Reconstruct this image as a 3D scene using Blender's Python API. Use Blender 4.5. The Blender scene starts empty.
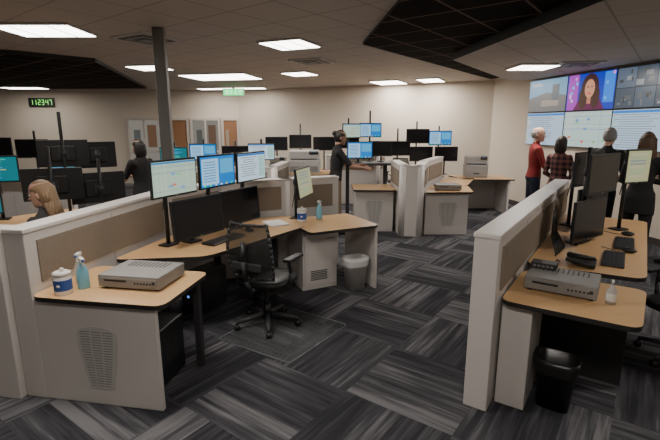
import bpy, bmesh, math, random
from mathutils import Vector, Matrix
random.seed(11)
COL=bpy.context.scene.collection
R=math.radians

# ------------------------------------------------------------ materials
def base_mat(name):
    m=bpy.data.materials.new(name); m.use_nodes=True
    nt=m.node_tree; p=nt.nodes['Principled BSDF']
    return m,nt,p
def mat(name,c,rough=.5,metal=0,var=.08,scale=30,bump=0,stretch=None,spec=None):
    m,nt,p=base_mat(name)
    p.inputs['Roughness'].default_value=rough; p.inputs['Metallic'].default_value=metal
    if spec is not None: p.inputs['Specular IOR Level'].default_value=spec
    tc=nt.nodes.new('ShaderNodeTexCoord'); mp=nt.nodes.new('ShaderNodeMapping')
    if stretch: mp.inputs['Scale'].default_value=stretch
    n=nt.nodes.new('ShaderNodeTexNoise'); n.inputs['Scale'].default_value=scale; n.inputs['Detail'].default_value=3
    nt.links.new(tc.outputs['Object'],mp.inputs['Vector']); nt.links.new(mp.outputs['Vector'],n.inputs['Vector'])
    mx=nt.nodes.new('ShaderNodeMix'); mx.data_type='RGBA'
    mx.inputs['A'].default_value=(*[v*(1-var) for v in c],1); mx.inputs['B'].default_value=(*[min(1,v*(1+var)) for v in c],1)
    nt.links.new(n.outputs['Fac'],mx.inputs['Factor']); nt.links.new(mx.outputs['Result'],p.inputs['Base Color'])
    if bump:
        b=nt.nodes.new('ShaderNodeBump'); b.inputs['Strength'].default_value=bump; b.inputs['Distance'].default_value=.01
        nt.links.new(n.outputs['Fac'],b.inputs['Height']); nt.links.new(b.outputs['Normal'],p.inputs['Normal'])
    return m
_em={}
def em(c,s=1.0):
    k=(tuple(round(v,3) for v in c),s)
    if k in _em: return _em[k]
    m,nt,p=base_mat('screen_lamp_pane_glow'); p.inputs['Base Color'].default_value=(.01,.01,.01,1)
    p.inputs['Roughness'].default_value=.3
    p.inputs['Emission Color'].default_value=(*c,1); p.inputs['Emission Strength'].default_value=s
    _em[k]=m; return m
def scr(c,s=1.0):   # display pixels: a little brighter and more saturated than paint
    g=sum(c)/3; c=tuple(max(0,g+(v-g)*1.45) for v in c); return em(c,round(s*1.35,3))
def M_(nt,op,a,b=None):
    n=nt.nodes.new('ShaderNodeMath'); n.operation=op
    for i,v in enumerate((a,b)):
        if v is None: continue
        if isinstance(v,(int,float)): n.inputs[i].default_value=v
        else: nt.links.new(v,n.inputs[i])
    return n.outputs[0]
def grid_mat(name,c,cl,size=.61,rot=0,lw=.035,rough=.8,var=.05,spec=.5):
    m,nt,p=base_mat(name); p.inputs['Roughness'].default_value=rough; p.inputs['Specular IOR Level'].default_value=spec
    tc=nt.nodes.new('ShaderNodeTexCoord'); mp=nt.nodes.new('ShaderNodeMapping')
    mp.inputs['Rotation'].default_value=(0,0,R(rot)); mp.inputs['Scale'].default_value=(1/size,)*3
    nt.links.new(tc.outputs['Object'],mp.inputs['Vector'])
    s=nt.nodes.new('ShaderNodeSeparateXYZ'); nt.links.new(mp.outputs['Vector'],s.inputs[0])
    fx=M_(nt,'FRACT',s.outputs[0]); fy=M_(nt,'FRACT',s.outputs[1])
    line=M_(nt,'MAXIMUM',M_(nt,'LESS_THAN',fx,lw),M_(nt,'LESS_THAN',fy,lw))
    n=nt.nodes.new('ShaderNodeTexNoise'); n.inputs['Scale'].default_value=60; nt.links.new(tc.outputs['Object'],n.inputs['Vector'])
    mx=nt.nodes.new('ShaderNodeMix'); mx.data_type='RGBA'
    mx.inputs['A'].default_value=(*[v*(1-var) for v in c],1); mx.inputs['B'].default_value=(*[v*(1+var) for v in c],1)
    nt.links.new(n.outputs['Fac'],mx.inputs['Factor'])
    m2=nt.nodes.new('ShaderNodeMix'); m2.data_type='RGBA'; nt.links.new(line,m2.inputs['Factor'])
    nt.links.new(mx.outputs['Result'],m2.inputs['A']); m2.inputs['B'].default_value=(*cl,1)
    nt.links.new(m2.outputs['Result'],p.inputs['Base Color'])
    return m
def carpet_mat():
    m,nt,p=base_mat('carpet_tile'); p.inputs['Roughness'].default_value=.95; p.inputs['Specular IOR Level'].default_value=.15
    tc=nt.nodes.new('ShaderNodeTexCoord'); mp=nt.nodes.new('ShaderNodeMapping')
    mp.inputs['Rotation'].default_value=(0,0,R(36)); mp.inputs['Scale'].default_value=(1/.76,)*3
    nt.links.new(tc.outputs['Object'],mp.inputs['Vector'])
    s=nt.nodes.new('ShaderNodeSeparateXYZ'); nt.links.new(mp.outputs['Vector'],s.inputs[0])
    x,y=s.outputs[0],s.outputs[1]
    fx=M_(nt,'FLOOR',x); fy=M_(nt,'FLOOR',y)
    chk=M_(nt,'FLOORED_MODULO',M_(nt,'ADD',fx,fy),2.0); inv=M_(nt,'SUBTRACT',1.0,chk)
    u=M_(nt,'ADD',M_(nt,'MULTIPLY',x,inv),M_(nt,'MULTIPLY',y,chk))
    v=M_(nt,'ADD',M_(nt,'MULTIPLY',y,inv),M_(nt,'MULTIPLY',x,chk))
    pl=M_(nt,'FLOOR',M_(nt,'MULTIPLY',u,3.0))
    cv=nt.nodes.new('ShaderNodeCombineXYZ'); nt.links.new(pl,cv.inputs[0]); nt.links.new(fx,cv.inputs[1]); nt.links.new(fy,cv.inputs[2])
    wn=nt.nodes.new('ShaderNodeTexWhiteNoise'); nt.links.new(cv.outputs[0],wn.inputs['Vector'])
    cv2=nt.nodes.new('ShaderNodeCombineXYZ')
    nt.links.new(M_(nt,'MULTIPLY',u,17.0),cv2.inputs[0]); nt.links.new(M_(nt,'MULTIPLY',v,.9),cv2.inputs[1])
    nt.links.new(M_(nt,'MULTIPLY',wn.outputs['Value'],40.0),cv2.inputs[2])
    n=nt.nodes.new('ShaderNodeTexNoise'); n.inputs['Scale'].default_value=1; n.inputs['Detail'].default_value=3; n.inputs['Roughness'].default_value=.6
    nt.links.new(cv2.outputs[0],n.inputs['Vector'])
    f=M_(nt,'ADD',M_(nt,'MULTIPLY',n.outputs['Fac'],.80),M_(nt,'MULTIPLY',wn.outputs['Value'],.2))
    cr=nt.nodes.new('ShaderNodeValToRGB'); nt.links.new(f,cr.inputs[0])
    e=cr.color_ramp.elements; e[0].position=.36; e[0].color=(.030,.030,.036,1); e[1].position=.68; e[1].color=(.175,.17,.18,1)
    k=e.new(.52); k.color=(.066,.065,.073,1)
    nt.links.new(cr.outputs[0],p.inputs['Base Color'])
    n2=nt.nodes.new('ShaderNodeTexNoise'); n2.inputs['Scale'].default_value=300; nt.links.new(tc.outputs['Object'],n2.inputs['Vector'])
    b=nt.nodes.new('ShaderNodeBump'); b.inputs['Strength'].default_value=.3; b.inputs['Distance'].default_value=.004
    nt.links.new(n2.outputs['Fac'],b.inputs['Height']); nt.links.new(b.outputs['Normal'],p.inputs['Normal'])
    return m
def plaid_mat():
    m,nt,p=base_mat('plaid_cloth'); p.inputs['Roughness'].default_value=.9
    tc=nt.nodes.new('ShaderNodeTexCoord'); s=nt.nodes.new('ShaderNodeSeparateXYZ'); nt.links.new(tc.outputs['Object'],s.inputs[0])
    a=M_(nt,'LESS_THAN',M_(nt,'FRACT',M_(nt,'MULTIPLY',s.outputs[0],11.0)),.5)
    b=M_(nt,'LESS_THAN',M_(nt,'FRACT',M_(nt,'MULTIPLY',s.outputs[2],11.0)),.5)
    f=M_(nt,'MULTIPLY',M_(nt,'ADD',a,b),.5)
    cr=nt.nodes.new('ShaderNodeValToRGB'); nt.links.new(f,cr.inputs[0])
    cr.color_ramp.elements[0].color=(.22,.09,.08,1); cr.color_ramp.elements[1].color=(.025,.014,.018,1)
    nt.links.new(cr.outputs[0],p.inputs['Base Color']); return m
def glass_mat(name,c=(.9,.95,1),a=.18,rough=.06):
    m,nt,p=base_mat(name)
    tr=nt.nodes.new('ShaderNodeBsdfTransparent'); mx=nt.nodes.new('ShaderNodeMixShader')
    p.inputs['Base Color'].default_value=(*c,1); p.inputs['Roughness'].default_value=rough
    mx.inputs[0].default_value=a
    nt.links.new(tr.outputs[0],mx.inputs[1]); nt.links.new(p.outputs[0],mx.inputs[2])
    nt.links.new(mx.outputs[0],nt.nodes['Material Output'].inputs['Surface']); return m

LAM=mat('white_laminate',(.60,.56,.53),.45,var=.03,scale=4)
LAMD=mat('grey_laminate',(.40,.37,.35),.45,var=.04,scale=4)
CAP=mat('partition_cap',(.66,.62,.59),.4,var=.02,scale=5)
FAB=mat('tan_fabric',(.24,.195,.15),.95,var=.5,scale=200,bump=.4)
WOOD=mat('maple_laminate',(.66,.41,.20),.35,var=.08,scale=9,stretch=(1,8,1))
EDGE=mat('black_edge',(.02,.018,.017),.5)
BLK=mat('black_plastic',(.012,.012,.013),.45)
BLK2=mat('dark_grey_plastic',(.035,.035,.038),.5)
SCR=mat('dark_screen',(.006,.006,.008),.2,var=.02)
MET=mat('brushed_silver',(.36,.345,.33),.4,.6,var=.1,scale=20,stretch=(1,20,1))
GREY=mat('warm_grey_plastic',(.26,.25,.24),.5)
LGREY=mat('light_grey_plastic',(.5,.48,.46),.5)
WHT=mat('white_plastic',(.75,.73,.70),.4)
BLUE=mat('blue_label',(.03,.09,.35),.5)
LBLUE=mat('light_blue_plastic',(.2,.5,.65),.4)
WALL=mat('beige_paint',(.62,.545,.455),.85,var=.03,scale=3)
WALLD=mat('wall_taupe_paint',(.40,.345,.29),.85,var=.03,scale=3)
TRIM=mat('dark_baseboard',(.05,.042,.038),.6)
COLM=mat('column_paint',(.15,.14,.13),.6)
CEIL=grid_mat('ceiling_tile',(.48,.43,.385),(.31,.275,.245),rot=38)
DCEIL=grid_mat('dark_ceiling_tile',(.010,.008,.007),(.20,.135,.11),rot=38,rough=.9,lw=.04,spec=.05)
CARP=carpet_mat()
DOORW=mat('door_wood',(.27,.13,.06),.5,var=.2,scale=8,stretch=(8,8,1))
FRAME=mat('door_frame_paint',(.52,.47,.42),.5)
MESH=glass_mat('chair_mesh_weave',(.02,.02,.02),.8,.6)
MATG=glass_mat('clear_mat',(.55,.6,.62),.09,.22)
MATE=mat('clear_mat_edge',(.2,.22,.22),.2)
LINER=glass_mat('bin_liner',(.9,.9,.9),.8,.3)
BLINER=glass_mat('black_bin_liner',(.015,.015,.015),.95,.3)
PAPER=mat('white_paper',(.8,.78,.74),.8)
LAMP=em((1,.95,.88),10)

# ------------------------------------------------------------ mesh builder
class B:
    def __init__(s,name):
        s.name=name; s.bm=bmesh.new(); s.mats=[]; s.M=Matrix.Identity(4)
    def mi(s,m):
        if m not in s.mats: s.mats.append(m)
        return s.mats.index(m)
    def merge(s,t,m,smooth=False,keep=False):
        if not keep:
            i=s.mi(m)
            for f in t.faces: f.material_index=i
        for f in t.faces: f.smooth=smooth
        t.transform(s.M); me=bpy.data.meshes.new('tmp'); t.to_mesh(me); t.free()
        s.bm.from_mesh(me); bpy.data.meshes.remove(me)
    def box(s,c,d,m,rz=0,rx=0,ry=0,bev=0,seg=2):
        t=bmesh.new(); bmesh.ops.create_cube(t,size=1)
        t.transform(Matrix.Diagonal((*d,1)))
        if bev: bmesh.ops.bevel(t,geom=t.edges[:],offset=bev,segments=seg,affect='EDGES',profile=.5)
        t.transform(Matrix.Translation(c)@Matrix.Rotation(R(rz),4,'Z')@Matrix.Rotation(R(ry),4,'Y')@Matrix.Rotation(R(rx),4,'X'))
        s.merge(t,m)
    def cyl(s,p0,p1,r0,m,r1=None,seg=16,caps=True):
        p0=Vector(p0);p1=Vector(p1); r1=r0 if r1 is None else r1
        d=p1-p0; L=d.length
        t=bmesh.new(); bmesh.ops.create_cone(t,cap_ends=caps,segments=seg,radius1=r0,radius2=r1,depth=L)
        t.transform(Matrix.Translation((p0+p1)/2)@d.to_track_quat('Z','Y').to_matrix().to_4x4())
        s.merge(t,m,True)
    def sph(s,c,r,m,seg=14,rot=None):
        if isinstance(r,(int,float)): r=(r,r,r)
        t=bmesh.new(); bmesh.ops.create_uvsphere(t,u_segments=seg,v_segments=max(6,seg*2//3),radius=1)
        t.transform(Matrix.Translation(c)@(rot or Matrix.Identity(4))@Matrix.Diagonal((*r,1))); s.merge(t,m,True)
    def cap(s,p0,p1,r0,r1,m,seg=14):
        s.cyl(p0,p1,r0,m,r1,seg); s.sph(p0,r0,m,seg); s.sph(p1,r1,m,seg)
    def tube(s,pts,r,m,seg=10):
        for a,b in zip(pts[:-1],pts[1:]): s.cyl(a,b,r,m,seg=seg)
        for p in pts: s.sph(p,r,m,seg=8)
    def loft(s,rings,m,seg=24,smooth=True,closed=True,power=1):
        t=bmesh.new(); vs=[]
        for (cx,cy,cz,rx,ry) in rings:
            row=[]
            for k in range(seg):
                a=2*math.pi*k/seg; ca,sa=math.cos(a),math.sin(a)
                ca=math.copysign(abs(ca)**power,ca); sa=math.copysign(abs(sa)**power,sa)
                row.append(t.verts.new((cx+rx*ca,cy+ry*sa,cz)))
            vs.append(row)
        for a,b in zip(vs[:-1],vs[1:]):
            for k in range(seg): t.faces.new((a[k],a[(k+1)%seg],b[(k+1)%seg],b[k]))
        if closed: t.faces.new(list(reversed(vs[0]))); t.faces.new(vs[-1])
        bmesh.ops.recalc_face_normals(t,faces=t.faces[:]); s.merge(t,m,smooth)
    def prism(s,poly,z0,z1,m,side=None,rad=0,smooth=False):
        if rad: poly=rounded(poly,rad)
        a=sum(p[0]*q[1]-q[0]*p[1] for p,q in zip(poly,poly[1:]+poly[:1]))
        if a<0: poly=poly[::-1]
        t=bmesh.new(); lo=[t.verts.new((p[0],p[1],z0)) for p in poly]; hi=[t.verts.new((p[0],p[1],z1)) for p in poly]
        n=len(poly); i=s.mi(m); j=s.mi(side or m)
        f=t.faces.new(hi); f.material_index=i; f=t.faces.new(lo[::-1]); f.material_index=i
        for k in range(n):
            f=t.faces.new((lo[k],lo[(k+1)%n],hi[(k+1)%n],hi[k])); f.material_index=j
        s.merge(t,m,False,keep=True)
    def rect(s,cx,cz,w,h,y,m):
        t=bmesh.new(); v=[t.verts.new(p) for p in ((cx-w/2,y,cz-h/2),(cx+w/2,y,cz-h/2),(cx+w/2,y,cz+h/2),(cx-w/2,y,cz+h/2))]
        t.faces.new(v); s.merge(t,m)
    def disc(s,cx,cz,rx,rz,y,m,seg=24):
        t=bmesh.new(); v=[t.verts.new((cx+rx*math.cos(2*math.pi*k/seg),y,cz+rz*math.sin(2*math.pi*k/seg))) for k in range(seg)]
        t.faces.new(v); s.merge(t,m)
    def poly(s,pts,y,m):
        t=bmesh.new(); v=[t.verts.new((p[0],y,p[1])) for p in pts]; t.faces.new(v); s.merge(t,m)
    def done(s,loc=(0,0,0),rz=0,origin=None,parent=None):
        if origin is not None:
            s.bm.transform(Matrix.Translation((-origin[0],-origin[1],-origin[2]))); loc=origin
        me=bpy.data.meshes.new(s.name); s.bm.to_mesh(me); s.bm.free()
        for m in s.mats: me.materials.append(m)
        o=bpy.data.objects.new(s.name,me); COL.objects.link(o); o.location=loc; o.rotation_euler=(0,0,R(rz))
        if parent: o.parent=parent
        return o
def rounded(poly,r,seg=5):
    out=[]; n=len(poly)
    for i in range(n):
        p0=Vector(poly[i-1]);p=Vector(poly[i]);p1=Vector(poly[(i+1)%n])
        a=(p0-p);b=(p1-p); rr=min(r,a.length*.45,b.length*.45); a=p+a.normalized()*rr; b=p+b.normalized()*rr
        for k in range(seg+1):
            t=k/seg; q=a*(1-t)**2+p*2*t*(1-t)+b*t*t; out.append((q.x,q.y))
    return out
class Fr:   # local 2-D frame
    def __init__(s,o,ang): s.o=Vector(o); a=R(ang); s.f=Vector((math.sin(a),math.cos(a))); s.r=Vector((math.cos(a),-math.sin(a))); s.ang=ang
    def p(s,f,r): q=s.o+s.f*f+s.r*r; return (q.x,q.y)
    def mat(s,f,r,z=0): q=s.p(f,r); return Matrix.Translation((q[0],q[1],z))@Matrix.Rotation(R(-s.ang),4,'Z')

def seg_wall(b,p0,p1,z0,z1,th,m,shift=0,ext=0):
    a=Vector(p0);c=Vector(p1); d=(c-a); L=d.length; u=d/L; n=Vector((-u.y,u.x))
    mid=(a+c)/2+n*shift; ang=math.degrees(math.atan2(u.y,u.x))
    b.box((mid.x,mid.y,(z0+z1)/2),(L+ext,th,z1-z0),m,rz=ang,bev=min(.006,th*.2) if th>.02 else 0)

def partition(name,pts,h,th,fab=(1,1),fz=(.80,None),rad=.02):
    b=B(name)
    for i,(p0,p1) in enumerate(zip(pts[:-1],pts[1:])):
        seg_wall(b,p0,p1,0,h-.03,th,LAM)
        seg_wall(b,p0,p1,h-.03,h,th+.012,CAP,ext=.012)
        a=Vector(p0);c=Vector(p1);u=(c-a).normalized()
        for side,on in zip((1,-1),fab):
            if on:
                q0=a+u*.09;q1=c-u*.09
                if (q1-q0).length>.1:
                    seg_wall(b,q0,q1,fz[0],(fz[1] or h-.09),.016,FAB,shift=side*(th/2+.003))
        L=(c-a).length; k=max(1,round(L/.9))
        for j in range(1,k):
            q=a+u*(L*j/k)
            b.box((q.x,q.y,(h-.05)/2),(.006,th+.004,h-.06),LAMD,rz=math.degrees(math.atan2(u.y,u.x)))
    for p in pts[1:-1]: b.cyl((p[0],p[1],0),(p[0],p[1],h),th/2+.005,CAP,seg=24)
    return b.done(origin=(pts[0][0],pts[0][1],0))

def vent(b,w,h,y):   # arched perforated grille in local xz plane facing -y
    pts=[]
    for k in range(9):
        a=math.pi*k/8; pts.append((w/2*math.cos(a)*1.0,h*.36+h*.14*math.sin(a)))
    pts=[(-w*.30,-h/2),(w*.30,-h/2),(w*.40,-h*.2),(w*.49,h*.15)]+pts[0:]+[(-w*.49,h*.15),(-w*.40,-h*.2)]
    t=bmesh.new(); v=[t.verts.new((p[0],y,p[1])) for p in pts]; f=t.faces.new(v)
    r=bmesh.ops.extrude_face_region(t,geom=[f])
    for q in r['geom']:
        if isinstance(q,bmesh.types.BMVert): q.co.y-=.006
    bmesh.ops.recalc_face_normals(t,faces=t.faces[:]); b.merge(t,LGREY)
    n=22
    for i in range(n):
        z=-h*.45+h*.86*i/(n-1)
        ww=w*(.50+.36*min(1,(z+h/2)/(h*.7)))
        for j in range(3):
            b.rect((j-1)*ww/3,z,ww/3*.86,h*.016,y-.007,GREY)

def desk_top(b,poly,z,rad=.08,th=.03):
    b.prism(poly,z-th,z,WOOD,EDGE,rad=rad)

# ------------------------------------------------------------ room shell
CZ=2.9
C0=(4.035,11.24);P1=(-2.9,14.5);P2=(-10.8,13.6);P3=(-10.8,-3);P4=(7.03,-3)
def shell_wall(name,p0,p1,z0,z1,m,th=.12,out=1):
    b=B(name); a=Vector(p0);c=Vector(p1);u=(c-a).normalized();n=Vector((-u.y,u.x))*out
    mid=(a+c)/2+n*th/2
    b.box((mid.x,mid.y,(z0+z1)/2),((c-a).length,th,z1-z0),m,rz=math.degrees(math.atan2(u.y,u.x)))
    return b.done(origin=(mid.x,mid.y,0))
shell_wall('wall_right',C0,P4,0,CZ,WALL,out=1)
shell_wall('wall_back',P1,C0,0,CZ,WALL,out=1)
shell_wall('wall_back_left',P2,P1,0,CZ,WALL,out=1)
shell_wall('wall_left',P3,P2,0,CZ,WALLD,out=1)
shell_wall('wall_front',P4,P3,0,CZ,WALL,out=1)
shell_wall('baseboard_right',C0,P4,0,.11,TRIM,th=.015,out=-1)
shell_wall('baseboard_back',P1,C0,0,.11,TRIM,th=.015,out=-1)
b=B('floor'); b.prism([(-11,-3.2),(7.3,-3.2),(7.3,15),(-11,15)],-.1,0,CARP); b.done()
b=B('ceiling'); b.prism([(-11,-3.2),(7.3,-3.2),(7.3,15),(-11,15)],CZ,CZ+.1,CEIL); b.done()
b=B('ceiling_dark_panel'); b.prism([(1.05,-1),(.44,6.27),(3.78,10.8),(3.9,10.0),(1.83,6.91),(2.6,-1)],CZ-.03,CZ,DCEIL,EDGE); b.done()
b=B('ceiling_dark_panel'); b.prism([(-10.7,4.6),(-4.7,6.9),(-3.9,7.7),(-5.2,13.0),(-10.7,13.3)],CZ-.06,CZ,DCEIL,EDGE); b.done()
b=B('ceiling_cloud_panel'); b.prism([(2.6,-1),(1.83,6.91),(3.9,10.0),(4.2,9.95),(6.35,-1)],CZ-.14,CZ-.001,CEIL,EDGE); b.done()

# ceiling lights
def ceiling_light(x,y,w,d,rz,power,z=CZ):
    b=B('ceiling_light')
    b.box((0,0,-.012),(w+.06,d+.06,.024),LGREY,bev=.004)
    b.box((0,0,-.026),(w,d,.012),LAMP)
    for k in (-1,1): b.box((k*w*.25,0,-.034),(.012,d,.006),LGREY)
    b.done((x,y,z),rz)
    l=bpy.data.lights.new('ceiling_light_lamp','AREA'); l.shape='RECTANGLE'; l.size=w; l.size_y=d; l.energy=power; l.color=(1,.93,.84)
    o=bpy.data.objects.new('ceiling_light_lamp',l); COL.objects.link(o); o.location=(x,y,z-.045); o.rotation_euler=(0,0,R(rz))
for a in [(-3.3,5.45,.85,.6,0,24),(-.54,6.35,.6,.6,-25,31),(-2.45,10.4,1.5,1.1,-12,62),(-.64,9.8,.55,.6,-25,28),
          (1.5,11.7,.7,.9,-25,36),(2.45,11.15,.5,.8,-25,36),(3.33,7.6,.6,.6,0,46,CZ-.14),(-3.43,8.8,.62,.6,-10,22),
          (-8.4,12.6,1.0,.5,0,18,CZ-.06),(-2.9,13.5,2.0,.35,-10,22),(-1.4,2.6,1.2,.6,0,28),(4.2,3.0,1.2,.6,0,32,CZ-.14),
          (.2,.2,1.2,.6,0,32),(-6,1.5,1.2,.6,0,10)]:
    ceiling_light(*a)
for (vx,vy,vz,vr) in ((-2.35,6.0,CZ,-30),(3.9,7.3,CZ-.14,-12),(-.3,8.0,CZ,-25)):
    b=B('ceiling_air_vent'); b.box((0,0,-.01),(.62,.62,.02),LGREY)
    for k in range(4): b.box((0,0,-.022-.004*k),(.5-.12*k,.5-.12*k,.006),BLK2 if k%2==0 else GREY)
    b.done((vx,vy,vz),vr)
b=B('exit_sign'); b.box((0,0,0),(.62,.05,.20),WHT,bev=.008); b.box((0,0,.13),(.05,.04,.08),WHT)
gl=em((.12,.85,.25),2.2); gd=em((.55,1,.6),2.6)
b.rect(0,0,.58,.17,-.026,gl)
for k in range(4): b.rect(-.2+.13*k,0,.025,.11,-.028,gd)
for dz_ in (-.045,0,.045): b.rect(-.165,dz_,.05,.018,-.028,gd)
b.rect(.22,.045,.09,.018,-.028,gd)
b.done((-2.72,12.9,2.73),-4)
b=B('support_column'); b.box((0,0,CZ/2),(.13,.13,CZ),COLM,bev=.012); b.box((0,0,.05),(.17,.17,.1),TRIM,bev=.006)
b.done((-1.97,5.40,0),8)

# doors / windows on the back-left wall
def wall_pt(t): a=Vector(P2);c=Vector(P1); return a+(c-a)*t
wang=math.degrees(math.atan2(P1[1]-P2[1],P1[0]-P2[0]))
def door(name,x,w,h,kind):
    t=(x-P2[0])/(P1[0]-P2[0]); q=wall_pt(t)
    b=B(name)
    b.box((0,-.04,h+.03),(w+.14,.07,.07),FRAME)
    for k in (-1,1): b.box((k*(w/2+.035),-.04,h/2),(.07,.07,h),FRAME)
    if kind=='wood':
        b.box((0,-.022,h/2),(w,.03,h),DOORW); b.rect(-w*.25,h*.6,w*.2,h*.5,-.04,em((.5,.42,.3),.6)); b.cyl((w*.38,-.03,1),(w*.38,-.08,1),.015,MET); b.cyl((w*.38,-.08,1),(w*.25,-.08,1),.012,MET)  # door lite glows by emission colour, standing in for light beyond
    else:
        b.rect(0,h/2,w,h,-.012,em((.40,.37,.32),.5))  # pane emits a dim beige: lit interior painted on, no room behind
        b.box((0,-.03,h/2),(.05,.04,h),FRAME); b.box((0,-.03,1.0),(w,.04,.06),FRAME)
        b.rect(w*.25,h*.75,w*.3,h*.35,-.015,em((.22,.12,.07),.5)); b.rect(-w*.25,h*.7,w*.22,h*.3,-.015,em((.14,.15,.14),.5))  # interior shapes, likewise painted as dim emission on the pane
    b.done((q.x,q.y-.001,0),wang)
door('window_1',-5.85,.9,1.98,'glass'); door('door_1',-4.88,.66,1.98,'wood'); door('window_2',-3.98,.8,1.98,'glass'); door('door_2',-3.2,.42,1.98,'wood')
t=(-8.75-P2[0])/(P1[0]-P2[0]); q=wall_pt(t)
b=B('digital_wall_clock'); b.box((0,-.04,0),(.72,.07,.26),BLK,bev=.01)
G=em((.25,.9,.15),2.0)
segs={'1':'bc','2':'abged','3':'abgcd','7':'abc','4':'fgbc'}
def digit(b,ch,x,z,s):
    w=.06*s;h=.07*s;t=.014
    P={'a':(x,z+h,w,t),'g':(x,z,w,t),'d':(x,z-h,w,t),'b':(x+w/2,z+h/2,t,h),'c':(x+w/2,z-h/2,t,h),'f':(x-w/2,z+h/2,t,h),'e':(x-w/2,z-h/2,t,h)}
    for k in segs[ch]: b.rect(*P[k],-.078,G)
for i,ch in enumerate('112347'): digit(b,ch,-.27+.1*i+(.02 if i>1 else 0)+(.02 if i>3 else 0),0,1)
b.done((q.x,q.y,2.5),wang)

# ------------------------------------------------------------ video wall
VD=Vector((.206,-.978)); VN=Vector((-.978,-.206))
def vscreen(sx,zc,kind):
    b=B('video_wall_screen'); W,H=1.115,.652
    b.box((0,.04,0),(W,.08,H),BLK,bev=.004)
    w,h=W-.02,H-.02; y=-.002
    e=scr
    if kind=='sky':
        b.rect(0,0,w,h,y,e((.20,.32,.44),.9)); b.poly([(-w/2,-h/2),(w/2,-h/2),(w/2,-.02),(0,.06),(-w/2,-.05)],y-.001,e((.17,.17,.17),.8))
        b.rect(.1,-.15,.5,.12,y-.002,e((.34,.3,.26),.8)); b.rect(-.3,.22,.3,.06,y-.002,e((.4,.42,.45),.9)); b.rect(.25,.05,.2,.3,y-.003,e((.1,.11,.12),.9))
    elif kind=='woman':
        b.rect(0,0,w,h,y,e((.04,.06,.32),1)); b.rect(-.4,0,.25,h,y-.0005,e((.32,.1,.38),1)); b.rect(.42,.05,.22,h*.8,y-.0005,e((.1,.22,.6),1))
        for k in range(10): b.disc(random.choice([-1,1])*random.uniform(.3,.5),random.uniform(-.25,.28),.03,.03,y-.0008,e(random.choice([(.6,.3,.6),(.2,.4,.8),(.6,.5,.7)]),1),12)
        b.disc(0,.06,.20,.25,y-.001,e((.03,.01,.01),.8)); b.poly([(-.36,-h/2),(.36,-h/2),(.24,-.14),(0,-.06),(-.24,-.14)],y-.0015,e((.10,.01,.06),.8))
        b.disc(-.14,-.1,.1,.2,y-.0017,e((.04,.015,.01),.8)); b.disc(.14,-.1,.1,.2,y-.0017,e((.04,.015,.01),.8))
        b.rect(0,-.14,.09,.14,y-.002,e((.45,.22,.16),.8)); b.disc(0,.05,.115,.16,y-.0025,e((.58,.32,.24),.8))
        b.disc(-.045,.08,.02,.012,y-.003,e((.02,.01,.01),.5)); b.disc(.045,.08,.02,.012,y-.003,e((.02,.01,.01),.5)); b.disc(0,-.03,.035,.012,y-.003,e((.5,.05,.06),1))
    elif kind=='cams':
        for i in range(3):
            for j in range(2):
                g=random.uniform(.04,.14); b.rect((i-1)*w/3,(j-.5)*h/2,w/3-.01,h/2-.01,y,e((g*.8,g,g*1.3),.9))
                for k in range(5): 
                    g=random.uniform(.02,.35); b.rect((i-1)*w/3+random.uniform(-.12,.12),(j-.5)*h/2+random.uniform(-.1,.1),random.uniform(.03,.14),random.uniform(.02,.1),y-.001-.0003*k,e((g*.9,g*.95,g),.7))
    elif kind=='map':
        b.rect(0,0,w,h,y,e((.44,.52,.50),1.0))
        for k in range(16):
            v=random.random()<.5; c=random.choice([(.65,.66,.6),(.35,.42,.42),(.40,.33,.3),(.25,.33,.45)])
            if v: b.rect(random.uniform(-w/2,w/2)*.95,0,random.uniform(.004,.012),h,y-.001,e(c,.9))
            else: b.rect(0,random.uniform(-h/2,h/2)*.95,w,random.uniform(.004,.012),y-.001,e(c,.9))
        for k in range(8): b.rect(random.uniform(-.45,.45),random.uniform(-.25,.25),.07,.04,y-.0015,e(random.choice([(.6,.2,.15),(.3,.5,.3),(.2,.3,.6)]),.8))
    elif kind=='list':
        b.rect(0,0,w,h,y,e((.42,.50,.58),1.0)); b.rect(0,h*.45,w,.04,y-.001,e((.06,.2,.5),1))
        for k in range(15): 
            b.rect(-w*.1,h*.38-k*.037,w*random.uniform(.4,.75),.008,y-.001,e((.15,.17,.22),.8))
            b.rect(-w*.46,h*.38-k*.037,.03,.015,y-.001,e(random.choice([(.6,.1,.1),(.1,.5,.2),(.7,.5,.1)]),.9))
    q=Vector(C0)+VD*sx+VN*.083
    b.done((q.x,q.y,zc),-78.1)
for i,(k1,k2) in enumerate([('sky','list'),('woman','map'),('cams','list'),('cams','map')]):
    s0=1.5+1.12*(i+.5)
    vscreen(s0,2.40,k1); vscreen(s0,1.74,k2)
    
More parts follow.
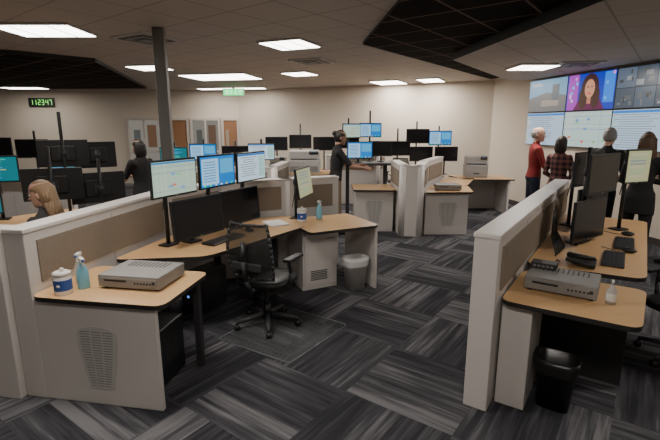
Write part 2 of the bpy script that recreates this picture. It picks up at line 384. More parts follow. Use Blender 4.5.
# ------------------------------------------------------------ monitors & desk objects
def content(b,w,h,style,y):
    em=scr
    if style=='off': return
    if style=='win':
        b.rect(0,0,w,h,y-.0005,em((.50,.60,.66),1.0)); b.rect(0,h*.46,w,h*.07,y-.001,em((.06,.16,.4),.9))
        for k in range(9): b.rect(-w*.12,h*.36-k*h*.085,w*random.uniform(.35,.65),h*.025,y-.001,em((.22,.25,.3),.8))
        b.rect(w*.36,-.02*h,w*.22,h*.8,y-.001,em((.36,.52,.5),.9)); 
    elif style=='map':
        b.rect(0,0,w,h,y-.0005,em((.38,.46,.39),1.0)); b.rect(0,h*.46,w,h*.06,y-.001,em((.1,.22,.4),.9))
        for k in range(10):
            if k%2: b.rect(random.uniform(-.45,.45)*w,0,.004,h*.9,y-.001,em((.6,.62,.52),.9))
            else: b.rect(0,random.uniform(-.45,.4)*h,w,.004,y-.001,em((.25,.32,.35),.9))
        for k in range(5): b.rect(random.uniform(-.4,.4)*w,random.uniform(-.35,.35)*h,w*.1,h*.07,y-.0015,em(random.choice([(.6,.25,.2),(.25,.4,.6),(.3,.55,.35)]),.8))
    elif style=='split':
        b.rect(0,0,w,h,y-.0005,em((.04,.18,.42),1.0)); b.rect(-w*.23,0,w*.48,h*.86,y-.001,em((.36,.52,.66),1.0)); b.rect(w*.26,h*.15,w*.4,h*.5,y-.001,em((.16,.38,.58),.9))
        for k in range(8): b.rect(-w*.25,h*.32-k*h*.09,w*.34,h*.03,y-.0015,em((.12,.25,.45),.8))
        for k in range(6): b.rect(-w*.4+k*w*.16,-h*.46,w*.06,h*.05,y-.0015,em(random.choice([(.7,.5,.1),(.1,.6,.2),(.6,.6,.6)]),.9))
    elif style=='tan':
        b.rect(0,0,w,h,y-.0005,em((.36,.36,.24),.8))
        for k in range(8): b.rect(-w*.05,h*.38-k*h*.1,w*.7,h*.04,y-.001,em(random.choice([(.3,.42,.3),(.5,.46,.36),(.2,.25,.3)]),.7))
    elif style=='green':
        b.rect(0,0,w,h,y-.0005,em((.03,.12,.14),1.0))
        for k in range(10): b.rect(-w*.1+random.uniform(-.05,.05),h*.4-k*h*.085,w*random.uniform(.3,.7),h*.04,y-.001,em(random.choice([(.1,.4,.3),(.3,.35,.2),(.12,.28,.5)]),1.0))
def monitor(x,y,z,rz,w=.54,h=.32,style='off',dz=.74,tilt=0,top=None,name='computer_monitor',arm=.1,lift=0):
    b=B(name); zc=z-dz
    b.M=Matrix.Translation((0,0,zc))@Matrix.Rotation(R(tilt),4,'X')
    b.box((0,0,0),(w,.026,h),BLK,bev=.005)
    b.box((0,.028,0),(w*.5,.035,h*.55),BLK,bev=.012)
    b.box((0,.05,0),(.1,.012,.1),BLK2)
    b.rect(0,.004,w-.024,h-.034,-.0136,SCR)
    content(b,w-.024,h-.034,style,-.014)
    b.rect(0,-h/2+.009,.03,.004,-.0138,LGREY)
    b.M=Matrix.Identity(4)
    tp=top-dz if top else zc+.06
    b.cyl((0,.05,zc),(0,arm,zc),.016,BLK2); b.cyl((0,arm,zc-.03),(0,arm,zc+.03),.028,BLK2)
    b.cyl((0,arm,0),(0,arm,tp),.018,BLK); b.box((0,arm,.008),(.14,.12,.016),BLK,bev=.004)
    b.cyl((0,arm,zc-.05),(.015,arm+.05,zc-.3 if zc>.4 else .05),.005,BLK)
    return b.done((x,y,dz+lift),rz)
def keyboard(x,y,z,rz):
    b=B('computer_keyboard'); b.box((0,0,.01),(.44,.15,.018),BLK,bev=.005)
    for r in range(5):
        for c in range(17): b.box((-.2+c*.025,-.055+r*.026,.022),(.02,.021,.008),BLK2)
    b.done((x,y,z),rz)
def mouse(x,y,z,rz):
    b=B('computer_mouse'); b.sph((0,0,.022),(.03,.055,.022),BLK); b.box((0,.02,.042),(.004,.02,.008),GREY); b.tube([(0,.05,.01),(.02,.12,.006),(.08,.2,.006)],.003,BLK,6); b.done((x,y,z),rz)
def media_box(x,y,z,rz,w=.42,d=.32,h=.095,m=MET):
    b=B('desktop_computer'); b.box((0,0,h/2+.008),(w,d,h-.01),m,bev=.006)
    b.box((0,-d/2-.002,h*.62),(w*.94,.008,h*.5),GREY); b.box((-w*.2,-d/2-.007,h*.68),(w*.36,.004,.012),BLK); 
    for k in range(6): b.box((w*.12+k*.022,-d/2-.007,h*.55),(.012,.004,.012),BLK2)
    b.box((w*.42,-d/2-.007,h*.62),(.02,.006,.02),BLK2,bev=.002)
    for k in range(10): b.box((-w*.3+k*.03,d*.25,h+.0045),(.008,d*.3,.002),BLK2)
    for sx in (-1,1):
        for sy in (-1,1): b.cyl((sx*w*.42,sy*d*.4,0),(sx*w*.42,sy*d*.4,.012),.015,BLK)
    b.done((x,y,z),rz)
def printer(x,y,z,rz,w=.5,d=.42,h=.38,m=None):
    m=m or LGREY
    b=B('laser_printer'); b.box((0,0,h*.3),(w,d,h*.6),m,bev=.015); b.box((0,.02,h*.8),(w*.94,d*.9,h*.4),m,bev=.02)
    b.box((0,-d*.2,h*.64),(w*.8,d*.5,.012),BLK2); b.box((0,-d/2-.003,h*.2),(w*.86,.01,h*.24),GREY,bev=.003); b.box((0,-d/2-.01,h*.2),(w*.25,.01,.02),BLK)
    b.box((w*.3,-d*.42,h*.93),(w*.28,.05,.05),BLK2,rx=30); b.rect(w*.3,h*.96,w*.15,.02,-d*.47,em((.2,.4,.6),.8))
    b.done((x,y,z),rz)
def canister(x,y,z,rz=0):
    b=B('wipes_canister'); prof=[(0,.05),(.004,.053),(.12,.053),(.125,.05)]
    b.loft([(0,0,a,r,r) for a,r in prof],WHT); b.loft([(0,0,.03,.0536,.0536),(0,0,.10,.0536,.0536)],BLUE,closed=False)
    b.loft([(0,0,.125,.054,.054),(0,0,.145,.053,.053),(0,0,.152,.04,.04)],WHT); b.cyl((0,0,.15),(.005,0,.17),.012,WHT); b.sph((.0,-.036,.065),(.022,.02,.02),WHT)
    b.done((x,y,z),rz)
def spray(x,y,z,rz=0,m=None):
    b=B('spray_bottle'); b.loft([(0,0,0,.034,.024),(0,0,.01,.037,.027),(0,0,.11,.037,.027),(0,0,.15,.022,.018),(0,0,.165,.013,.013),(0,0,.185,.013,.013)],m or LBLUE)
    b.box((0,-.01,.2),(.026,.07,.026),WHT,bev=.005); b.box((0,-.035,.178),(.01,.012,.04),WHT,rx=-20); b.cyl((0,-.045,.2),(0,-.06,.2),.008,BLUE)
    b.done((x,y,z),rz)
def sanitizer(x,y,z,rz=0):
    b=B('hand_sanitizer_bottle'); b.loft([(0,0,0,.028,.02),(0,0,.09,.028,.02),(0,0,.105,.012,.012),(0,0,.12,.012,.012)],LGREY); b.loft([(0,0,.02,.0285,.0205),(0,0,.07,.0285,.0205)],WHT,closed=False)
    b.cyl((0,0,.12),(0,0,.145),.005,WHT); b.box((0,-.012,.148),(.014,.045,.01),WHT,bev=.003); b.done((x,y,z),rz)
def trash(x,y,rz,m,h=.36,w=.13,liner=LINER):
    b=B('trash_can'); b.loft([(0,0,.0,w*.78,w*.6),(0,0,h,w,w*.8),(0,0,h+.006,w*1.05,w*.86),(0,0,h-.01,w*.96,w*.76),(0,0,.02,w*.74,w*.56)],m,seg=28,power=.5)
    if liner: b.loft([(0,0,h-.09,w*1.03,w*.85),(0,0,h-.03,w*1.08,w*.9),(0,0,h+.012,w*1.09,w*.9),(0,0,h+.0,w*.93,w*.73),(0,0,.08,w*.7,w*.5)],liner,seg=28,power=.55,closed=False)
    b.done((x,y,0),rz)
def phone(x,y,z,rz):
    b=B('desk_phone'); b.box((0,0,.036),(.2,.2,.03),BLK,rx=10,bev=.006); b.cap((-.07,-.08,.075),(-.07,.08,.085),.018,.018,BLK)
    for i in range(4):
        for j in range(3): b.box((.0+j*.03,-.05+i*.028,.05+.006*i),(.02,.016,.008),LGREY,rx=12)
    b.rect(.03,.085,.09,.03,.06,em((.2,.3,.25),.6)); b.done((x,y,z),rz)
def papers(x,y,z,rz):
    b=B('paper_stack')
    for k in range(4): b.box((random.uniform(-.006,.006),random.uniform(-.006,.006),.002+.003*k),(.216,.28,.0028),PAPER,rz=random.uniform(-5,5))
    b.done((x,y,z),rz)
def office_chair(x,y,rz,z0=0,m=None):
    b=B('office_chair')
    for k in range(5):
        a=2*math.pi*k/5+.3; c,s=math.cos(a),math.sin(a)
        b.cyl((c*.04,s*.04,.11),(c*.29,s*.29,.075),.026,BLK2,.016,seg=10)
        b.cyl((c*.29,s*.29,.08),(c*.29,s*.29,.055),.01,BLK)
        b.cyl((c*.29-s*.022,s*.29+c*.022,.028),(c*.29+s*.022,s*.29-c*.022,.028),.028,BLK)
    b.cyl((0,0,.09),(0,0,.2),.035,BLK); b.cyl((0,0,.2),(0,0,.4),.022,BLK2); b.box((0,0,.40),(.2,.26,.04),BLK2,bev=.01)
    b.loft([(0,.02,.415,.20,.19),(0,.02,.425,.245,.235),(0,.02,.46,.25,.24),(0,.02,.48,.225,.215),(0,.02,.483,.12,.11)],BLK,seg=28,power=.62)
    t=bmesh.new(); rows=[]
    for i in range(11):
        v=i/10; z=.52+.48*v; row=[]
        hw=.20+.035*math.sin(v*math.pi)-.02*v
        for j in range(9):
            u=j/8*2-1; row.append(t.verts.new((u*hw,-.24-.05*v+.05*math.sin(v*math.pi*1.0)*-.6+.05*u*u,z)))
        rows.append(row)
    for a_,b_ in zip(rows[:-1],rows[1:]):
        for j in range(8): t.faces.new((a_[j],a_[j+1],b_[j+1],b_[j]))
    edge=[rows[0][j].co.copy() for j in range(9)]+[rows[i][8].co.copy() for i in range(1,11)]+[rows[10][j].co.copy() for j in range(7,-1,-1)]+[rows[i][0].co.copy() for i in range(9,0,-1)]
    b.merge(t,MESH,True); b.tube([tuple(e) for e in edge+edge[:1]],.013,BLK2)
    b.tube([(0,-.05,.40),(0,-.24,.40),(0,-.31,.52),(0,-.335,.70),(0,-.33,.85)],.02,BLK2)
    b.box((0,-.29,.64),(.3,.02,.07),BLK2,bev=.008)
    for s in (-1,1):
        b.tube([(s*.12,.0,.41),(s*.26,-.02,.42),(s*.275,-.03,.55),(s*.275,-.03,.655)],.016,BLK2)
        b.box((s*.275,.02,.67),(.075,.25,.028),BLK,bev=.01)
    return b.done((x,y,z0),rz)

# ================= RIGHT WORKSTATION =================
F=Fr((.87,2.60),34.2)
partition('desk_partition',[F.p(0.0,.085),F.p(3.33,.085)],1.17,.15,fab=(0,1),fz=(.80,1.08))
b=B('workstation_desk')
desk_top(b,[F.p(.09,.17),F.p(.09,.90),F.p(.80,.93),F.p(.80,.17)],.74)
desk_top(b,[F.p(.88,.17),F.p(.95,.93),F.p(3.25,.97),F.p(3.25,.17)],.77,rad=.1)
b.M=F.mat(.36,.265); b.box((0,0,.355),(.18,.44,.70),LAM,bev=.005); b.box((0,-.223,.36),(.16,.006,.62),LAM); b.M=Matrix.Identity(4)
b.M=F.mat(.80,.55); b.box((0,0,.36),(.62,.03,.68),BLK2,bev=.004)
b.M=F.mat(2.0,.24); b.box((0,0,.4),(.03,2.2,.5),BLK2); 
for ff in (1.1,2.2,3.1):
    b.M=F.mat(ff,.55); b.box((0,0,.36),(.06,.08,.72),BLK2,bev=.005); b.box((0,0,.02),(.6,.08,.04),BLK2,bev=.008)
b.M=Matrix.Identity(4); b.done(origin=(*F.p(0.5,.5),0))
q=F.p(.33,.50); trash(q[0],q[1],-34,BLK,liner=BLINER,h=.34,w=.125)
q=F.p(.52,.46); media_box(q[0],q[1],.74,-34,w=.42,d=.30,m=GREY)
q=F.p(.62,.33)
b=B('network_switch'); b.box((0,0,.02),(.16,.1,.04),BLK2,bev=.004)
for k in range(5): b.box((-.055+k*.027,-.052,.02),(.018,.006,.014),GREY)
b.tube([(.05,.05,.02),(.07,.07,.05),(.08,.09,.03)],.004,BLK,6); b.done((q[0],q[1],.8385),-34)
q=F.p(.40,.74); sanitizer(q[0],q[1],.74,-34)
q=F.p(1.35,.72); keyboard(q[0],q[1],.77,56)
q=F.p(1.95,.78); keyboard(q[0],q[1],.77,56)
q=F.p(1.66,.82); mouse(q[0],q[1],.77,56)
q=F.p(2.35,.8); mouse(q[0],q[1],.77,56)
q=F.p(1.08,.52); phone(q[0],q[1],.77,56)
q=F.p(1.75,.50); monitor(q[0],q[1],1.00,36,.58,.36,'off',.77,top=1.25)
q=F.p(1.80,.56); monitor(q[0],q[1],1.40,36,.55,.34,'off',.77,top=1.62,arm=.13)
q=F.p(2.45,.47); monitor(q[0],q[1],1.02,34,.58,.36,'off',.77)
q=F.p(2.5,.40); monitor(q[0],q[1],1.38,34,.55,.34,'off',.77,arm=.14)
q=F.p(2.55,.80); monitor(q[0],q[1],1.42,20,.33,.33,'tan',.77)
office_chair(2.75,3.15,110)
b=B('cable_bundle')
for k in range(6):
    a=F.p(1.35+.05*k,.27); c=F.p(1.20+.06*k,.33+.005*k)
    b.tube([(a[0],a[1],1.12-.03*k),(a[0],a[1],.9),(c[0],c[1],.80),(c[0],c[1],.778)],.007,BLK,6)
b.done(origin=(*F.p(1.5,.33),.77))

# ================= LEFT WORKSTATION =================
L=Fr((-1.91,2.66),10)
partition('desk_partition',[L.p(0.0,-.08),L.p(1.68,-.08),(-1.30,5.08),(-.55,5.42),(.08,5.70)],1.17,.15,fab=(0,1),fz=(.80,1.08))
partition('desk_partition',[L.p(0.03,-.16),L.p(0.03,-1.6)],1.17,.15,fab=(0,0))
b=B('workstation_desk')
desk_top(b,[L.p(-.03,.0),L.p(-.03,.92),L.p(.62,.92),L.p(.62,.0)],.74)
b.M=L.mat(.02,.42); b.box((0,0,.355),(.86,.035,.71),LAM,bev=.006); b.M=L.mat(.0,.43,.34); vent(b,.28,.44,-.0)
b.M=L.mat(.56,.84); b.box((0,0,.36),(.05,.05,.70),BLK2,bev=.006)
b.M=L.mat(.30,.10); b.box((0,0,.36),(.03,.5,.6),BLK2)
b.M=Matrix.Identity(4)
desk_top(b,[(-1.76,3.40),(-1.02,3.50),(-.26,4.62),(-.42,5.22),(-1.12,4.95),(-1.56,4.24)],.745,rad=.1)
W=Fr((-.2,4.33),-26.4)
desk_top(b,[W.p(0,0),W.p(0,.83),W.p(.75,.83),W.p(.75,0)],.74,rad=.07)
b.M=W.mat(.51,.25); b.box((0,0,.355),(.42,.42,.70),LAM,bev=.005); b.box((0,-.215,.36),(.38,.012,.6),LAM,bev=.003); b.box((.12,-.225,.58),(.1,.012,.015),MET)
for k in range(6): b.box((-.02,-.223,.12+k*.02),(.2,.004,.008),BLK2)
b.M=W.mat(.37,.805); b.box((0,0,.355),(.03,.70,.70),LAM,bev=.004)
for (px,py) in ((-1.5,3.75),(-.6,4.6),(-1.2,4.5)):
    b.M=Matrix.Translation((px,py,0)); b.box((0,0,.36),(.07,.07,.70),BLK2,bev=.005); b.box((0,0,.02),(.09,.6,.04),BLK2,rz=-35,bev=.008)
b.M=Matrix.Identity(4); b.done(origin=(-1.2,4,0))
def tower(x,y,rz):
    b=B('computer_tower'); b.box((0,0,.22),(.2,.42,.42),BLK,bev=.01); b.box((0,-.213,.33),(.16,.006,.05),BLK2); b.box((0,-.213,.2),(.02,.008,.02),em((.1,.3,.8),1.5))
    for k in range(8): b.box((.101,-.1+.03*k,.25),(.004,.012,.2),BLK2)
    for sx in (-1,1):
        for sy in (-1,1): b.cyl((sx*.07,sy*.17,0),(sx*.07,sy*.17,.015),.012,BLK2)
    b.done((x,y,0),rz)
q=L.p(.34,.62); tower(q[0],q[1],-10)
tower(-1.25,4.15,-30)
rzL=66
for (x,y,z,st) in ((-1.35,3.80,1.365,'map'),(-1.11,4.33,1.37,'split'),(-.87,4.86,1.365,'win')):
    monitor(x,y,z,rzL,.54,.32,st,.745,arm=.12)
monitor(-1.20,3.93,.99,rzL-6,.60,.36,'off',.745,tilt=-5,arm=.1); monitor(-.93,4.50,.99,rzL-4,.60,.36,'off',.745,tilt=-5,arm=.1)
keyboard(-1.00,4.02,.745,62); mouse(-.82,4.36,.745,60)
monitor(-.30,5.02,1.17,75,.5,.34,'tan',.74,tilt=-8,arm=.1)
q=L.p(.35,.56); media_box(q[0],q[1],.74,-10,w=.44,d=.34,m=GREY)
q=L.p(.06,.18); canister(q[0],q[1],.74)
q=L.p(.17,.24); spray(q[0],q[1],.74,40); q=L.p(.27,.14); spray(q[0],q[1],.74,10,WHT)
q=W.p(.55,.14); canister(q[0],q[1],.74); q=W.p(.6,.38); spray(q[0],q[1],.74,30)
office_chair(-.58,3.80,-25)
b=B('glass_chair_mat')
pm=[(-.31,3.10),(.16,3.78),(-.50,4.22),(-.97,3.5)]
b.prism(pm,.0,.006,MATG,MATE,rad=.05)
rp=rounded(pm,.05); b.tube([(p[0],p[1],.005) for p in rp+rp[:1]],.004,MATE,6); b.done()
q=W.p(.16,.62); trash(q[0],q[1],26,LGREY,h=.36,w=.13)
papers(-.6,4.75,.745,30)

# ================= LEFT REAR (behind partition) =================
b=B('workstation_desk'); desk_top(b,[(-4.3,3.1),(-3.1,2.95),(-2.95,4.0),(-2.5,5.3),(-3.4,5.7),(-4.4,4.4)],.74,rad=.12)
for p in ((-4.0,3.4),(-2.9,5.1),(-3.9,4.4)): b.box((p[0],p[1],.36),(.08,.08,.7),BLK2); b.box((p[0],p[1],.02),(.1,.6,.04),BLK2)
b.done(origin=(-3.4,4.2,0))
monitor(-2.92,4.62,1.20,-155,.56,.34,'off',.74,top=1.60); monitor(-2.62,4.95,1.12,-140,.56,.34,'off',.74,top=1.45)
monitor(-3.0,5.0,1.50,-150,.5,.3,'off',.74,top=1.95); monitor(-2.75,5.2,1.47,-140,.45,.3,'off',.74)
monitor(-3.75,4.9,1.33,20,.5,.3,'green',.74,top=1.75); monitor(-3.75,4.55,1.02,35,.5,.3,'green',.74)
monitor(-3.95,4.1,1.10,50,.5,.3,'split',.74)
b=B('workstation_desk'); desk_top(b,[(-6.6,7.0),(-4.2,7.2),(-4.2,8.0),(-6.6,7.8)],.74,rad=.1)
for p in ((-6.3,7.4),(-4.5,7.6)): b.box((p[0],p[1],.36),(.08,.6,.7),BLK2)
b.done(origin=(-5.4,7.5,0))
for i,(x,z,st) in enumerate(((-6.3,1.45,'off'),(-5.7,1.45,'off'),(-5.1,1.42,'off'),(-4.6,1.1,'green'),(-6.0,1.08,'green'))): monitor(x,7.55+.04*i,z,5,.54,.32,st,.74,top=z+.3)
partition('desk_partition',[(-6.8,6.85),(-4.1,7.0)],1.1,.12,fab=(1,1))

# ================= REAR MIDDLE-LEFT =================
partition('desk_partition',[(-2.9,7.15),(-.95,7.3),(-.85,8.4)],1.15,.14,fab=(1,1))
b=B('workstation_desk'); desk_top(b,[(-2.8,7.3),(-1.05,7.42),(-1.0,8.2),(-2.8,8.1)],.74,rad=.1)
for p in ((-2.6,7.7),(-1.3,7.8)): b.box((p[0],p[1],.36),(.08,.6,.7),BLK2)
b.done(origin=(-2,7.7,0))
for i,(x,z,st) in enumerate(((-2.70,1.30,'green'),(-2.2,1.36,'split'),(-1.65,1.32,'off'),(-1.2,1.36,'win'))): monitor(x,7.68+.03*i,z,8,.46,.29,st,.74,top=z+.22)
b=B('storage_credenza'); b.box((0,0,.44),(1.3,.55,.88),LAM,bev=.006); b.box((0,0,.895),(1.34,.58,.03),WOOD,bev=.004)
for k in (-1,0,1): b.box((k*.42,-.278,.44),(.4,.01,.78),LAM,bev=.003); b.box((k*.42+.15,-.288,.7),(.015,.012,.12),MET)
b.done((-.55,8.75,0),0)
printer(-.50,8.72,.91,0,.62,.48,.42,LGREY)
printer(-1.02,8.72,.91,0,.32,.4,.3,GREY)

# ================= REAR CENTRE =================
b=B('workstation_desk')
b.box((.76,7.78,.355),(.66,.62,.71),LAM,bev=.006); b.M=Matrix.Translation((.76,7.468,.36)); vent(b,.30,.42,0); b.M=Matrix.Identity(4)
desk_top(b,[(.40,7.40),(1.12,7.36),(1.12,8.2),(.40,8.2)],.74,rad=.06)
b.box((1.95,7.55,.355),(.72,.62,.71),LAM,bev=.006); b.M=Matrix.Translation((1.97,7.238,.36)); vent(b,.30,.42,0); b.M=Matrix.Identity(4)
desk_top(b,[(1.56,7.12),(2.36,7.16),(2.5,7.95),(1.80,7.92)],.74,rad=.06)
desk_top(b,[(1.90,7.96),(2.5,7.97),(3.0,9.1),(2.45,9.3)],.74,rad=.06)
for p in ((2.6,8.7),): b.box((p[0],p[1],.36),(.08,.4,.7),BLK2)
b.done(origin=(1.4,7.7,0))
partition('desk_partition',[(1.22,8.3),(1.22,7.2),(1.46,7.16),(1.72,8.1),(2.3,9.3)],1.18,.15,fab=(0,1),fz=(.8,1.08))
media_box(2.0,7.45,.74,-5,w=.42,d=.3,m=GREY)
b=B('standing_desk'); b.box((.75,8.75,1.08),(1.1,.7,.035),BLK2,bev=.008)
for x in (.35,1.1): b.box((x,8.8,.54),(.07,.1,1.06),BLK2); b.box((x,8.8,.02),(.08,.6,.04),BLK2)
b.done(origin=(.75,8.75,0))
monitor(.42,8.75,1.71,35,.44,.28,'map',1.1,top=1.95); monitor(.80,8.9,1.72,0,.44,.28,'split',1.1,top=2.1)
monitor(.58,8.68,1.34,15,.52,.33,'split',1.1); monitor(1.02,8.85,1.36,-5,.42,.3,'off',1.1)
b=B('workstation_desk'); desk_top(b,[(2.75,8.9),(3.78,8.9),(3.72,9.75),(2.6,9.75)],.74,rad=.08)
b.box((3.66,9.3,.355),(.04,.7,.70),LAM); b.box((3.2,9.66,.355),(.9,.03,.70),LAM); b.done(origin=(3.2,9.3,0))
printer(3.1,9.42,.74,-10,.46,.42,.44,GREY)
b=B('workstation_desk'); desk_top(b,[(1.35,9.5),(2.5,9.6),(2.5,10.3),(1.35,10.2)],.74,rad=.08)
for x in (1.5,2.35): b.box((x,9.9,.36),(.06,.6,.70),BLK2)
b.done(origin=(1.9,9.9,0))
for (x,y,z,st,tp) in ((1.50,9.75,1.32,'off',1.75),(2.0,9.75,1.20,'off',1.36),(1.95,9.95,1.58,'off',1.9),(2.45,9.95,1.54,'split',1.8),(2.55,9.75,1.2,'off',1.36)):
    monitor(x,y,z,5,.52,.32,st,.74,top=tp)
partition('desk_partition',[(-.1,10.3),(1.1,10.4),(1.3,11)],1.15,.14,fab=(1,1))
b=B('workstation_desk'); desk_top(b,[(-1.6,10.5),(1.0,10.6),(1.0,11.3),(-1.6,11.2)],.74,rad=.08)
for x in (-1.3,.7): b.box((x,10.9,.36),(.06,.6,.70),BLK2)
b.done(origin=(-.3,10.9,0))
for i,x in enumerate((-1.3,-.72,-.14,.44)): monitor(x,10.85,1.38+.05*(i%2),3,.54,.33,'off',.74,top=1.85 if i%2 else None)
office_chair(1.7,11.0,160)

# ------------------------------------------------------------ people
def evalmesh(o):
    dg=bpy.context.evaluated_depsgraph_get(); dg.update()
    return bpy.data.meshes.new_from_object(o.evaluated_get(dg))
def remeshed(o,vox,it=4):
    m=o.modifiers.new('r','REMESH'); m.mode='VOXEL'; m.voxel_size=vox
    s=o.modifiers.new('s','SMOOTH'); s.iterations=it; s.factor=.5
    me=evalmesh(o); o.modifiers.clear(); old=o.data; o.data=me; bpy.data.meshes.remove(old)
    for p in me.polygons: p.use_smooth=True
    return me
_dummy=mat('skin_base',(.5,.3,.22),.6)
def make_hand():
    b=B('hand'); m=_dummy
    b.cap((0,0,.02),(0,0,-.01),.026,.024,m,10)
    b.loft([(0,0,.0,.017,.024),(0,.0,-.03,.016,.036),(0,.0,-.06,.015,.041),(0,0,-.088,.012,.039),(0,0,-.094,.006,.03)],m,seg=16)
    for y,l,off in ((.030,.068,0),(.010,.077,0),(-.011,.071,0),(-.030,.056,.004)):
        z=-.082+off; x=0; a=.15
        for k,f in enumerate((.45,.32,.27)):
            x2=x-math.sin(a)*l*f; z2=z-math.cos(a)*l*f
            b.cap((x,y,z),(x2,y,z2),.0092-.0008*k,.0086-.0008*k,m,8); x,z=x2,z2; a+=.32
    b.cap((-.004,.026,-.02),(-.016,.052,-.05),.013,.011,m,8); b.cap((-.016,.052,-.05),(-.026,.058,-.085),.0105,.0085,m,8)
    o=b.done(); remeshed(o,.0045,2); me=o.data; bpy.data.objects.remove(o); return me
HAND=make_hand()
def skinm(c): return mat('skin',c,.55,var=.05,scale=12)
SK1=skinm((.52,.29,.20)); SK2=skinm((.34,.19,.13)); SK3=skinm((.58,.34,.25))
def hairm(c): return mat('hair',c,.5,var=.55,scale=70,stretch=(3,3,.4),bump=.4)
def cloth(n,c): return mat(n,c,.9,var=.15,scale=25,bump=.15)
EYEW=mat('eye_white',(.7,.68,.65),.3); EYED=mat('eye_iris',(.03,.02,.015),.2); LIP=mat('lips',(.38,.13,.11),.5); SHOE=mat('shoe_leather',(.02,.018,.016),.4)

def human(name,x,y,head,H,arms,top,pants,skin,hair,hstyle='short',hyaw=0,hpitch=0,sleeve='short',seated=False,female=False,lean=0,z0=0,coat=False,stance=0):
    s=H/1.75; root=bpy.data.objects.new(name,None); COL.objects.link(root); root.location=(x,y,z0); root.rotation_euler=(0,0,R(head)); root.empty_display_size=.2
    dz=-.37 if seated else 0
    V=lambda a:Vector(a)
    sw=.165 if female else .19
    piv=V((0,0,.9)); RM=Matrix.Translation((0,0,dz))@Matrix.Translation(piv)@Matrix.Rotation(R(-lean),4,'X')@Matrix.Translation(-piv)
    b=B('body'); m=_dummy; b.M=RM; hw=.168 if female else .16; wa=.125 if female else .15
    if coat:
        b.loft([(0,-.005,.72,hw+.02,.125),(0,-.005,.80,hw+.018,.128),(0,-.01,.92,hw+.012,.125),(0,0,1.0,hw,.115)],m,seg=28)
    b.loft([(0,0,.80,.10,.08),(0,0,.83,.14,.105),(0,-.01,.92,hw+.008,.122),(0,0,1.0,(hw+wa)/2+.006,.108),(0,.005,1.09,wa,.098),(0,.01,1.18,wa+.012,.108),(0,.012,1.28,sw-.018,.122 if female else .12),(0,.005,1.36,sw-.012,.108),(0,-.005,1.42,sw-.03,.088),(0,-.012,1.455,.10,.068),(0,-.01,1.48,.062,.06)],m,seg=28)
    b.cap((0,-.012,1.44),(0,.008,1.56),.058,.052,m)
    bones=[]
    def bone(p0,p1,r,lab): bones.append((p0,p1,r,lab))
    T=lambda p:(RM@Vector(p))
    bone(T((0,0,.76 if coat else .98)),T((0,0,1.40)),.13,'top')
    if not coat: bone(T((0,0,.82)),T((0,0,.88)),.13,'pants')
    bone(T((0,-.012,1.50)),T((0,.01,1.6)),.05,'skin')
    hands=[]
    for sg,k in ((-1,'L'),(1,'R')):
        e,w=arms.get(k,((.235,-.03,1.12),(.255,.05,.87)))
        sh=V((sg*(sw-.005),-.005,1.395)); e=V((sg*e[0],e[1],e[2])); w=V((sg*w[0],w[1],w[2]))
        if female: e.x*=.92;w.x*=.92
        b.cap(sh,e,.058,.043,m); b.cap(e,w,.043,.029,m)
        b.sph(sh+V((-sg*.03,0,-.015)),(.075,.07,.06),m)
        if sleeve=='short':
            mid=sh+(e-sh)*.80; bone(T(sh),T(mid),.055,'top'); bone(T(e),T(w),.045,'skin')
        else:
            bone(T(sh),T(e),.055,'top'); bone(T(e),T(w),.04,'top')
        hands.append((T(e),T(w),sg))
    b.M=Matrix.Identity(4)
    for sg in (-1,1):
        if seated: hp=V((sg*.09,0,.90+dz)); kn=V((sg*.12,.42,.51)); an=V((sg*.12,.44,.09))
        else: hp=V((sg*.088,0,.87)); kn=V((sg*.105,.015+sg*stance*.4,.48)); an=V((sg*.13,-.02+sg*stance,.085))
        b.cap(hp,kn,.092,.06,m); b.cap(kn,an,.062,.045,m); calf=kn+(an-kn)*.3+V((0,-.015,0)); b.sph(calf,(.06,.06,.1),m)
        b.cap(an+V((0,-.02,-.03)),an+V((sg*.02,.15,-.05)),.045,.035,m)
        bone(hp,kn,.08,'pants'); bone(kn,an+V((0,0,.03)),.055,'pants'); bone(an+V((0,-.02,-.05)),an+V((sg*.02,.15,-.05)),.045,'shoe')
    o=b.done(parent=root); me=remeshed(o,.014,4)
    for v in me.vertices:
        if v.co.z<.0: v.co.z=0.0
    o.scale=(s,s,s)
    me.materials.clear(); mats={'top':top,'pants':pants,'skin':skin,'shoe':SHOE}; order=['top','pants','skin','shoe']
    for k in order: me.materials.append(mats[k])
    for p in me.polygons:
        c=p.center; best=None
        for (p0,p1,r,lab) in bones:
            d=p1-p0; t=max(0,min(1,(c-p0).dot(d)/d.length_squared)); q=(c-(p0+d*t)).length/r
            if best is None or q<best[0]: best=(q,lab)
        p.material_index=order.index(best[1])
    for (e,w,sg) in hands:
        ho=bpy.data.objects.new('hand',HAND); COL.objects.link(ho); ho.parent=root
        zax=(e-w).normalized(); fwd=Vector((0,1,0)) if abs(zax.y)<.75 else Vector((-sg*.5,0,1))
        yax=(fwd-zax*fwd.dot(zax)).normalized(); xax=yax.cross(zax).normalized()
        Rm=Matrix((xax,yax,zax)).transposed().to_4x4()
        fl=Matrix.Diagonal((1 if sg>0 else -1,1,1,1))
        wp=w*s
        ho.matrix_local=Matrix.Translation(wp)@Rm@fl@Matrix.Scale(s,4)
        ho.material_slots[0].link='OBJECT'; ho.material_slots[0].material=skin
    b=B('head')
    b.loft([(0,.055,-.118,.018,.018),(0,.048,-.112,.034,.036),(0,.03,-.092,.050,.060),(0,.014,-.06,.062,.080),(0,.004,-.03,.069,.090),(0,-.002,0,.074,.095),(0,-.005,.035,.0765,.099),(0,-.008,.065,.073,.094),(0,-.01,.09,.062,.08),(0,-.01,.108,.042,.056),(0,-.01,.116,.015,.02)],skin,seg=28)
